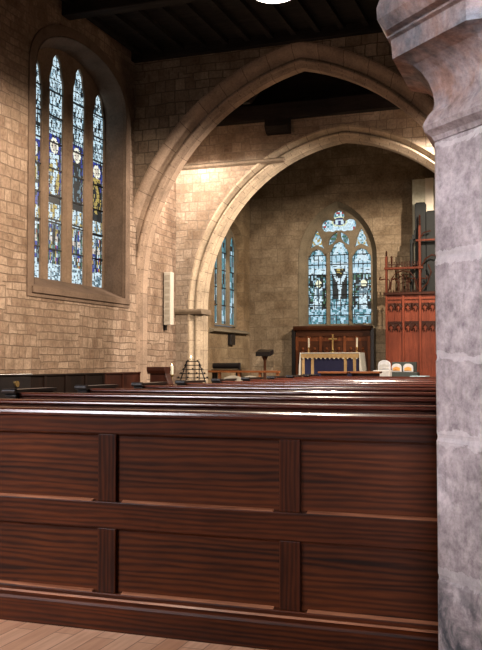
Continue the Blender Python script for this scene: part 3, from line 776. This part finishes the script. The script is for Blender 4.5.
for x in (-.32,.32): box(x-.03,x+.03,-.12,.12,0,.76).build('leg', M['dark_oak'], t)
t = thing('lectern', 'dark wooden lectern with sloping top against the east wall', 'lectern', (-7.86, 24.0, .6))
MB().lathe([(.20,0),(.20,.04),(.06,.10),(.04,.20),(.04,.74),(.07,.80),(.09,.86)], 8).build('post', M['reredos_dark'], t, smooth=True)
MB().prism([(-.20,.86),(-.20,.98),(.14,1.06),(.17,1.02),(.17,.92),(-.16,.86)], 'x', -.21, .21).build('book_rest', M['ebony'], t, bevel=.008)
m = box(-.10,.0,-.20,.16,0,.30).build('wall_box', M['ebony'], None, bevel=.008, loc=(-8.70, 23.72, 1.78))
m.location.x = -8.70; tag(m, 'small dark box fixed to the chancel wall under the narrow window', 'wall box')
# front desks near the altar
for lab, x0, x1, y in (('low reddish kneeling desk in front of the altar, left one of two', -3.98, -3.46, 15.2), ('low reddish kneeling desk in front of the altar, right one of two', -3.50, -2.95, 15.5)):
    t = thing('kneeling_desk', lab, 'kneeling desk', ((x0+x1)/2, y, 0), 'kneeling desks before the chancel'); h = (x1-x0)/2
    box(-h,h,-.10,.14,1.10,1.135).build('desk_top', M['chair'], t, bevel=.008)
    box(-h+.03,h-.03,.02,.06,0,1.10).build('front', M['pew_x'], t)
    box(-h+.03,h-.03,-.35,.02,.14,.2).build('kneeler', M['pew_top'], t)

# ------------------------------------------------------------------ altar
AX, AYF = -6.08, 24.45
t = thing('altar', 'altar under the east window with navy frontal and gold strips', 'altar', (AX, AYF, .6))
box(-.92,.92,0,.62,0,.93).build('table', M['reredos_dark'], t)
box(-.90,.90,-.018,-.004,.02,.93).build('frontal', M['navy'], t)
for x in (-.86, -.56, .49, .78): box(x-.045,x+.045,-.032,-.018,.03,.88).build('gold_strip', M['gold'], t)
n = 13; sc = [(-.92,.93),(-.92,.83)]
for k in range(n):
    for q in range(1, 7): sc.append((-.92+1.84*(k+q/6)/n, .83-.035*sin(pi*q/6)))
sc += [(.92,.93)]
MB().prism(sc, 'y', -.06, -.034).build('frontlet', M['gold'], t)
for k in range(n): MB().lathe([(.004,.775),(.022,.785),(.026,.80),(.01,.815)], 8, (-.92+1.84*(k+.5)/n, -.055)).build('tassel', M['linen'], t, smooth=True)
t = tag(MB().prism([(-.95,.20),(-1.0,.22),(-.985,.6),(-.955,.93),(-.95,.965),(.95,.965),(.955,.93),(1.02,.5),(1.03,.3),(.96,.28),(.94,.5),(.935,.94),(-.935,.94),(-.945,.6)], 'y', -.07, .64).build('altar_cloth', M['linen'], None, loc=(AX, AYF, .6)),
    'white linen cloth laid over the altar, hanging at both ends', 'altar cloth')
def candle(x, lab):
    t = thing('candlestick', lab+' tall brass candlestick with white candle on the altar', 'candlestick', (x, AYF+.30, 1.565), 'altar candlesticks')
    MB().lathe([(.06,0),(.06,.015),(.02,.03),(.014,.06),(.014,.13),(.035,.15),(.01,.16)], 12).build('stick', M['brass'], t, smooth=True)
    MB().lathe([(.026,.155),(.026,.41),(.008,.42)], 12).build('candle', M['wax'], t, smooth=True)
candle(AX-.70, 'left'); candle(AX+.70, 'right')
t = thing('altar_cross', 'slender brass cross standing in the middle of the altar', 'cross', (AX+.0, AYF+.32, 1.565))
m = MB().lathe([(.09,0),(.09,.02),(.05,.05),(.025,.10),(.02,.16)], 10); m.build('foot', M['brass'], t, smooth=True)
m = box(-.02,.02,-.015,.015,.16,.52); m.box(-.12,.12,-.015,.015,.37,.41)
m.build('cross', M['brass'], t, bevel=.004)

for o in list(COL.objects):
    if o.name in ('altar', 'altar_cloth'): o.scale = (.90, 1, 1)
# reredos behind the altar
RX, RY = -6.18, 25.14
t = thing('reredos', 'wide dark carved oak panelled screen behind the altar under the east window', 'reredos', (RX, RY, .6)); t.scale = (.91, 1, 1)
box(-1.22,1.22,.06,.24,0,1.66).build('back', M['reredos'], t)
MB().prism([(-.10,1.62),(-.14,1.70),(-.14,1.74),(.24,1.74),(.24,1.60),(-.04,1.60)], 'x', -1.26, 1.26).build('cornice', M['reredos_dark'], t, bevel=.006)
box(-1.20,1.20,.0,.06,1.44,1.60).build('frieze', M['reredos_dark'], t)
for k in range(7):
    x = -1.17 + k*.39; box(x-.045,x+.045,-.01,.06,0,1.44).build('stile', M['reredos'], t, bevel=.006)
for k in range(6):
    x0, x1 = -1.125+k*.39, -.825+k*.39; c = (x0+x1)/2
    hole = arch_loop(c, .90, .11, .17, n=8, z0=.25); out = [(x0,.1),(x0,1.3),(x1,1.3),(x1,.1)]
    MB().plate([out, hole], [out, hole], 'y', .02, .06).build('tracery_panel', M['reredos_dark'], t)
    m = MB().lathe([(.01,1.02),(.05,1.06),(.05,1.1),(.01,1.14)], 8, (c, .04)); m.build('boss', M['reredos'], t, smooth=True)
for s in (-1, 1): box(s*1.28-.06, s*1.28+.06, -.04, .24, 0, 1.66).build('end_post', M['ebony'], t, bevel=.01)

# ------------------------------------------------------------------ right of the altar
t = tag(box(-.20,.20,-.18,.18,0,.80).build('stone_block', M['grey'], None, bevel=.02, loc=(-4.05, 21.5, .3)), 'pale grey stone block beside the dark green bench', 'stone block')
t = thing('green_bench', 'dark green bench in front of the organ screen', 'bench', (-3.62, 22.0, .3))
box(-.29,.36,-.2,.2,0,.755).build('base', M['green'], t, bevel=.01)
box(-.31,.30,.09,.18,.76,1.0).build('backrest', M['green'], t, bevel=.01)
def kneeler(x, y, z, lab, mats, r_):
    t = thing('kneeler', lab, 'kneeler', (x, y, z), 'propped embroidered kneelers')
    arc = [(r_*cos(pi*i/10), r_*.75+.02 + r_*.75*sin(pi*i/10)) for i in range(11)]
    MB().prism([(-r_,0),(r_,0)] + arc, 'y', -.05, .0).build('cushion', mats[0], t, bevel=.012)
    MB().prism([(-r_*.72,.03),(r_*.72,.03),(r_*.72,r_*.8),(0,r_*1.05),(-r_*.72,r_*.8)], 'y', -.062, -.05).build('motif', mats[1], t)
    MB().prism([(-r_*.35,.05),(r_*.25,.06),(r_*.1,r_*.5),(-r_*.3,r_*.55)], 'y', -.068, -.062).build('motif_centre', mats[2], t)
    return t
kneeler(-3.99, 21.45, 1.10, 'round-topped white cushion standing on the pale stone block', (M['white'], M['grey'], M['white']), .15)
kneeler(-3.78, 21.95, 1.06, 'white and orange embroidered cushion propped on the green bench, left one', (M['white'], M['orange'], M['red_cloth']), .12)
kneeler(-3.50, 21.95, 1.06, 'white and orange embroidered cushion propped on the green bench, right one', (M['white'], M['orange'], M['orange']), .12)
t = tag(MB().prism([(-.14,-.02),(.10,-.04),(.15,.03),(-.10,.04)], 'z', 0, .012).build('patch', M['pale_blue'], None, loc=(-2.02, 13.715, 1.0775)), 'pale blue leaflet lying on top of the frontmost pew', 'patch')  # thin pale blue sheet on the top rail

# organ case
OX, OY = -4.40, 24.0
t = thing('organ_case', 'tall reddish carved wooden organ screen right of the altar', 'organ', (OX, OY, .6))
W_ = 2.6
box(0,W_,.04,.10,0,2.52).build('panel', M['organ'], t)
posts = [0,.45,.90,1.35,1.80,2.25,2.58]
for k, x in enumerate(posts):
    hgt = 3.55 if k == 0 else 4.35 if k in (2, 6) else 2.50
    box(x-.03,x+.03,-.02,.08,0,2.50).build('post', M['organ'], t, bevel=.006)
    if hgt > 2.6: box(x-.03,x+.03,-.02,.08,2.57,hgt).build('upper_post', M['organ_shaded'], t, bevel=.006)
box(-.07,W_+.05,-.07,.14,2.50,2.57).build('cornice', M['organ_dark'], t, bevel=.01)
box(0,W_,0,.06,2.38,2.44).build('rail', M['organ'], t)
box(0,W_,0,.05,.0,.14).build('plinth', M['organ'], t)
for k in range(6):                                                 # gothic blind tracery in each bay
    x0, x1 = posts[k]+.03, posts[k+1]-.03
    for zz in (2.09, 1.55):
        for h in range(2):
            a = x0+(x1-x0)*h/2; b = x0+(x1-x0)*(h+1)/2; c = (a+b)/2; hw = (b-a)/2-.014
            arc = arch_loop(c, zz, hw, .16, n=8, z0=None)
            tr = MB().tube([(px, .022, pz) for px, pz in arc], .015, 6)
            tr.prism([(a,zz)] + arc[:9] + [(c,zz+.19),(a,zz+.19)], 'y', .02, .04); tr.prism([(c,zz+.19)] + arc[8:] + [(b,zz),(b,zz+.19)], 'y', .02, .04)
            tr.build('tracery_panel', M['organ_dark'], t)
            for q in (-1, 1): MB().tube([(c+q*hw*.95,.02,zz+.03),(c+q*hw*.45,.015,zz+.05),(c+q*hw*.30,.015,zz-.01),(c+q*hw*.42,.015,zz-.035)], .014, 6, [1,1,1.2,.8]).build('cusp', M['organ_dark'], t)
    box(x0,x1,.005,.045,1.74,1.79).build('rail', M['organ_dark'], t)
    if k < 6:
        m = box((x0+x1)/2-.012,(x0+x1)/2+.012,.02,.045,1.79,2.3); m.build('mullion', M['organ'], t)
# openwork upper stage
box(-.05,.98,-.05,.10,3.19,3.25).build('cornice', M['organ_shaded'], t, bevel=.008)
m = MB()
for k in range(13): m.tube([(.07+k*.07,.02,3.25),(.07+k*.07,.02,3.36),(.07+k*.07,.02,3.40)], .011, 5, [1,1,1.6])
m.box(.03,.88,.012,.028,3.32,3.336); m.build('cresting', M['organ_dark'], t)
m = MB()
for k in range(14): m.tube([(.06+k*.063,.02,2.57),(.06+k*.063,.02,2.64)], .011, 5)
m.build('cresting', M['organ_dark'], t)
m = MB()
for s, c in ((1,.05), (-1,.85)):                                    # scrolled foliage
    for a0, r0 in ((.0,.30), (.25,.18)):
        m.tube([(c+s*(a0+r0*t_*cos(t_*4)), .02, 2.62+.5*t_+.12*sin(t_*5)) for t_ in [i/12 for i in range(13)]], .018, 6)
m.tube([(.10,.02,2.65),(.14,.02,2.95),(.26,.02,3.10),(.45,.02,3.16),(.64,.02,3.10),(.76,.02,2.95),(.80,.02,2.65)], .02, 6)
for x in (.36,.45,.54): m.tube([(x,.02,2.58),(x,.02,2.98)], .012, 5)
for x, z in ((.36,3.0),(.45,3.03),(.54,3.0),(.28,2.85),(.62,2.85)): m.lathe([(.005,z-.04),(.035,z),(.005,z+.04)], 6, (x,.02))
m.build('openwork_carving', M['organ_dark'], t)
for x, z0, h in ((0,3.55,.16), (.14,3.25,.32), (.90,4.35,.3), (-.0,3.3,.0)):
    if h:
        m = MB(); pr = []
        for k in range(7): pr += [(.032, z0+h*k/7), (.016, z0+h*(k+.6)/7)]
        m.lathe(pr+[(.004,z0+h)], 8, (x,.03)); m.build('finial', M['organ_dark'], t)
box(.80,W_,-.03,.09,3.93,3.98).build('cornice', M['organ_shaded'], t, bevel=.006)
m = MB()
m.tube([(.92,.0,3.2),(1.05,.0,3.45),(1.22,.0,3.55),(1.4,0,3.5)], .02, 6); m.tube([(.92,.0,2.6),(1.1,.0,2.8),(1.2,.0,3.1),(1.12,0,3.3)], .02, 6)
m.tube([(.9,.0,3.98),(1.0,.0,4.15),(1.2,.0,4.2)], .018, 6); m.build('openwork_carving', M['organ_dark'], t)
for x, top_, r_ in ((.885,5.02,.145), (1.18,4.78,.14), (1.47,4.78,.13), (1.75,5.0,.14), (2.03,4.78,.13), (2.30,4.9,.13)):
    m = MB().box(x-r_, x+r_, .22, .22+2*r_, 2.3, top_-.03); m.box(x-r_*.85, x+r_*.85, .24, .2+2*r_, top_-.03, top_); m.build('pipe', M['pipe'], t, bevel=.02)
m = MB()
for k in range(3): m.box(.62+k*.05,.70+k*.05,.2,.3, 3.9+k*.12, 4.02+k*.12)
m.tube([(.64,.25,2.57),(.64,.25,4.0)], .04, 8); m.build('pipe', M['pipe'], t)
box(.65,W_,.2,.5,2.52,2.6).build('windchest', M['dark_oak'], t)
# pale wall shaft behind the organ
struct(MB().prism([(-3.76,.6),(-3.40,.6),(-3.40,.6),(-3.40,6.3),(-3.76,6.3)], 'y', 24.5, 25.4).build('trim_13', M['pale_stone']))
struct(box(-3.40,-3.18,24.42,25.4,.6,6.3).build('trim_14', M['cream']))
struct(box(-3.13,-2.3,24.5,25.4,.6,6.5).build('trim_15', M['pale_stone']))

# ------------------------------------------------------------------ lamps
WARM = (1.0, .84, .67)
def pendant(label, x, y, z, zc, watts, color=WARM, radius=.022):
    t = thing('pendant_lamp', label, 'lamp', (x, y, z), 'shaded church lamps')
    MB().lathe([(.24,0),(.23,.03),(.18,.09),(.09,.15),(.05,.17),(.05,.165),(.085,.145),(.17,.085),(.222,.028),(.236,0)], 28, caps=False).build('shade', M['black'], t, smooth=True)
    MB().lathe([(.004,.028),(.026,.04),(.034,.06),(.028,.09),(.02,.11),(.02,.15)], 14).build('bulb', M['bulb'], t, smooth=True)
    MB().tube([(0,0,.15),(0,0,zc-z)], .012, 6).build('cable', M['black'], t)
    l = bpy.data.lights.new('lamp_light', 'POINT'); l.energy = watts; l.color = color; l.shadow_soft_size = radius
    o = bpy.data.objects.new('lamp_light', l); COL.objects.link(o); o.parent = t; o.location = (0,0,.0)
    l.cycles.max_bounces = 64
    return t
pendant('black shaded lamp hanging from the nave roof at the top edge', -3.0, 9.5, 5.455, 7.72, 3900)
pendant('black shaded lamp hidden behind the left shoulder of the nave arch', -7.75, 17.75, 5.86, 8.12, 330, (1.0,.88,.77))
pendant('added black shaded lamp, unseen behind the right shoulder of the nave arch', -.7, 17.72, 5.86, 8.12, 2700, (1.0,.88,.77))  # lamp added to spread light more evenly over the chancel arch wall
pendant('black shaded lamp hidden behind the right shoulder of the chancel arch', -2.0, 20.8, 5.62, 8.14, 1650, (1.0,.84,.66))
pendant('black shaded lamp above the west end, behind the viewer', -4.2, .4, 5.46, 7.72, 120)

def area(name, loc, rot, sx, sy, watts, color):
    l = bpy.data.lights.new(name, 'AREA'); l.shape = 'RECTANGLE'; l.size = sx; l.size_y = sy; l.energy = watts; l.color = color
    o = bpy.data.objects.new(name, l); COL.objects.link(o); o.location = loc; o.rotation_euler = rot; return o
wl = area('added_west_fill', (-6.4, -2.98, 3.9), (math.radians(58), 0, math.radians(-13)), 2.2, 4.2, 330, (.95,.94,1.0))  # added fill aimed at the near floor and the panelled pew
wl.data.spread = math.radians(62)
sl = area('added_pillar_fill', (.9, -2.98, 3.0), (math.radians(78), 0, math.radians(8)), 1.0, 2.4, 27, (.93,.92,1.0))  # added narrow fill aimed at the pillar
sl.data.spread = math.radians(26)

wd = bpy.data.worlds.new('world'); S.world = wd; wd.use_nodes = True
bg = wd.node_tree.nodes['Background']; bg.inputs[0].default_value = (.55,.7,.9,1); bg.inputs[1].default_value = .3

# ------------------------------------------------------------------ camera
cam = bpy.data.cameras.new('camera'); co = bpy.data.objects.new('camera', cam); COL.objects.link(co)
cam.sensor_fit = 'VERTICAL'; cam.sensor_height = 24; cam.lens = 24*893/650; cam.clip_end = 100; cam.clip_start = .05
co.location = (0,0,1.3); co.rotation_euler = (math.radians(92.37), 0, math.radians(19.66))
S.camera = co
S.view_settings.view_transform = 'Standard'; S.view_settings.look = 'None'; S.view_settings.exposure = .12; S.view_settings.gamma = 1; S.view_settings.use_curve_mapping = False
S.cycles.use_denoising = True
S.cycles.diffuse_bounces = 1
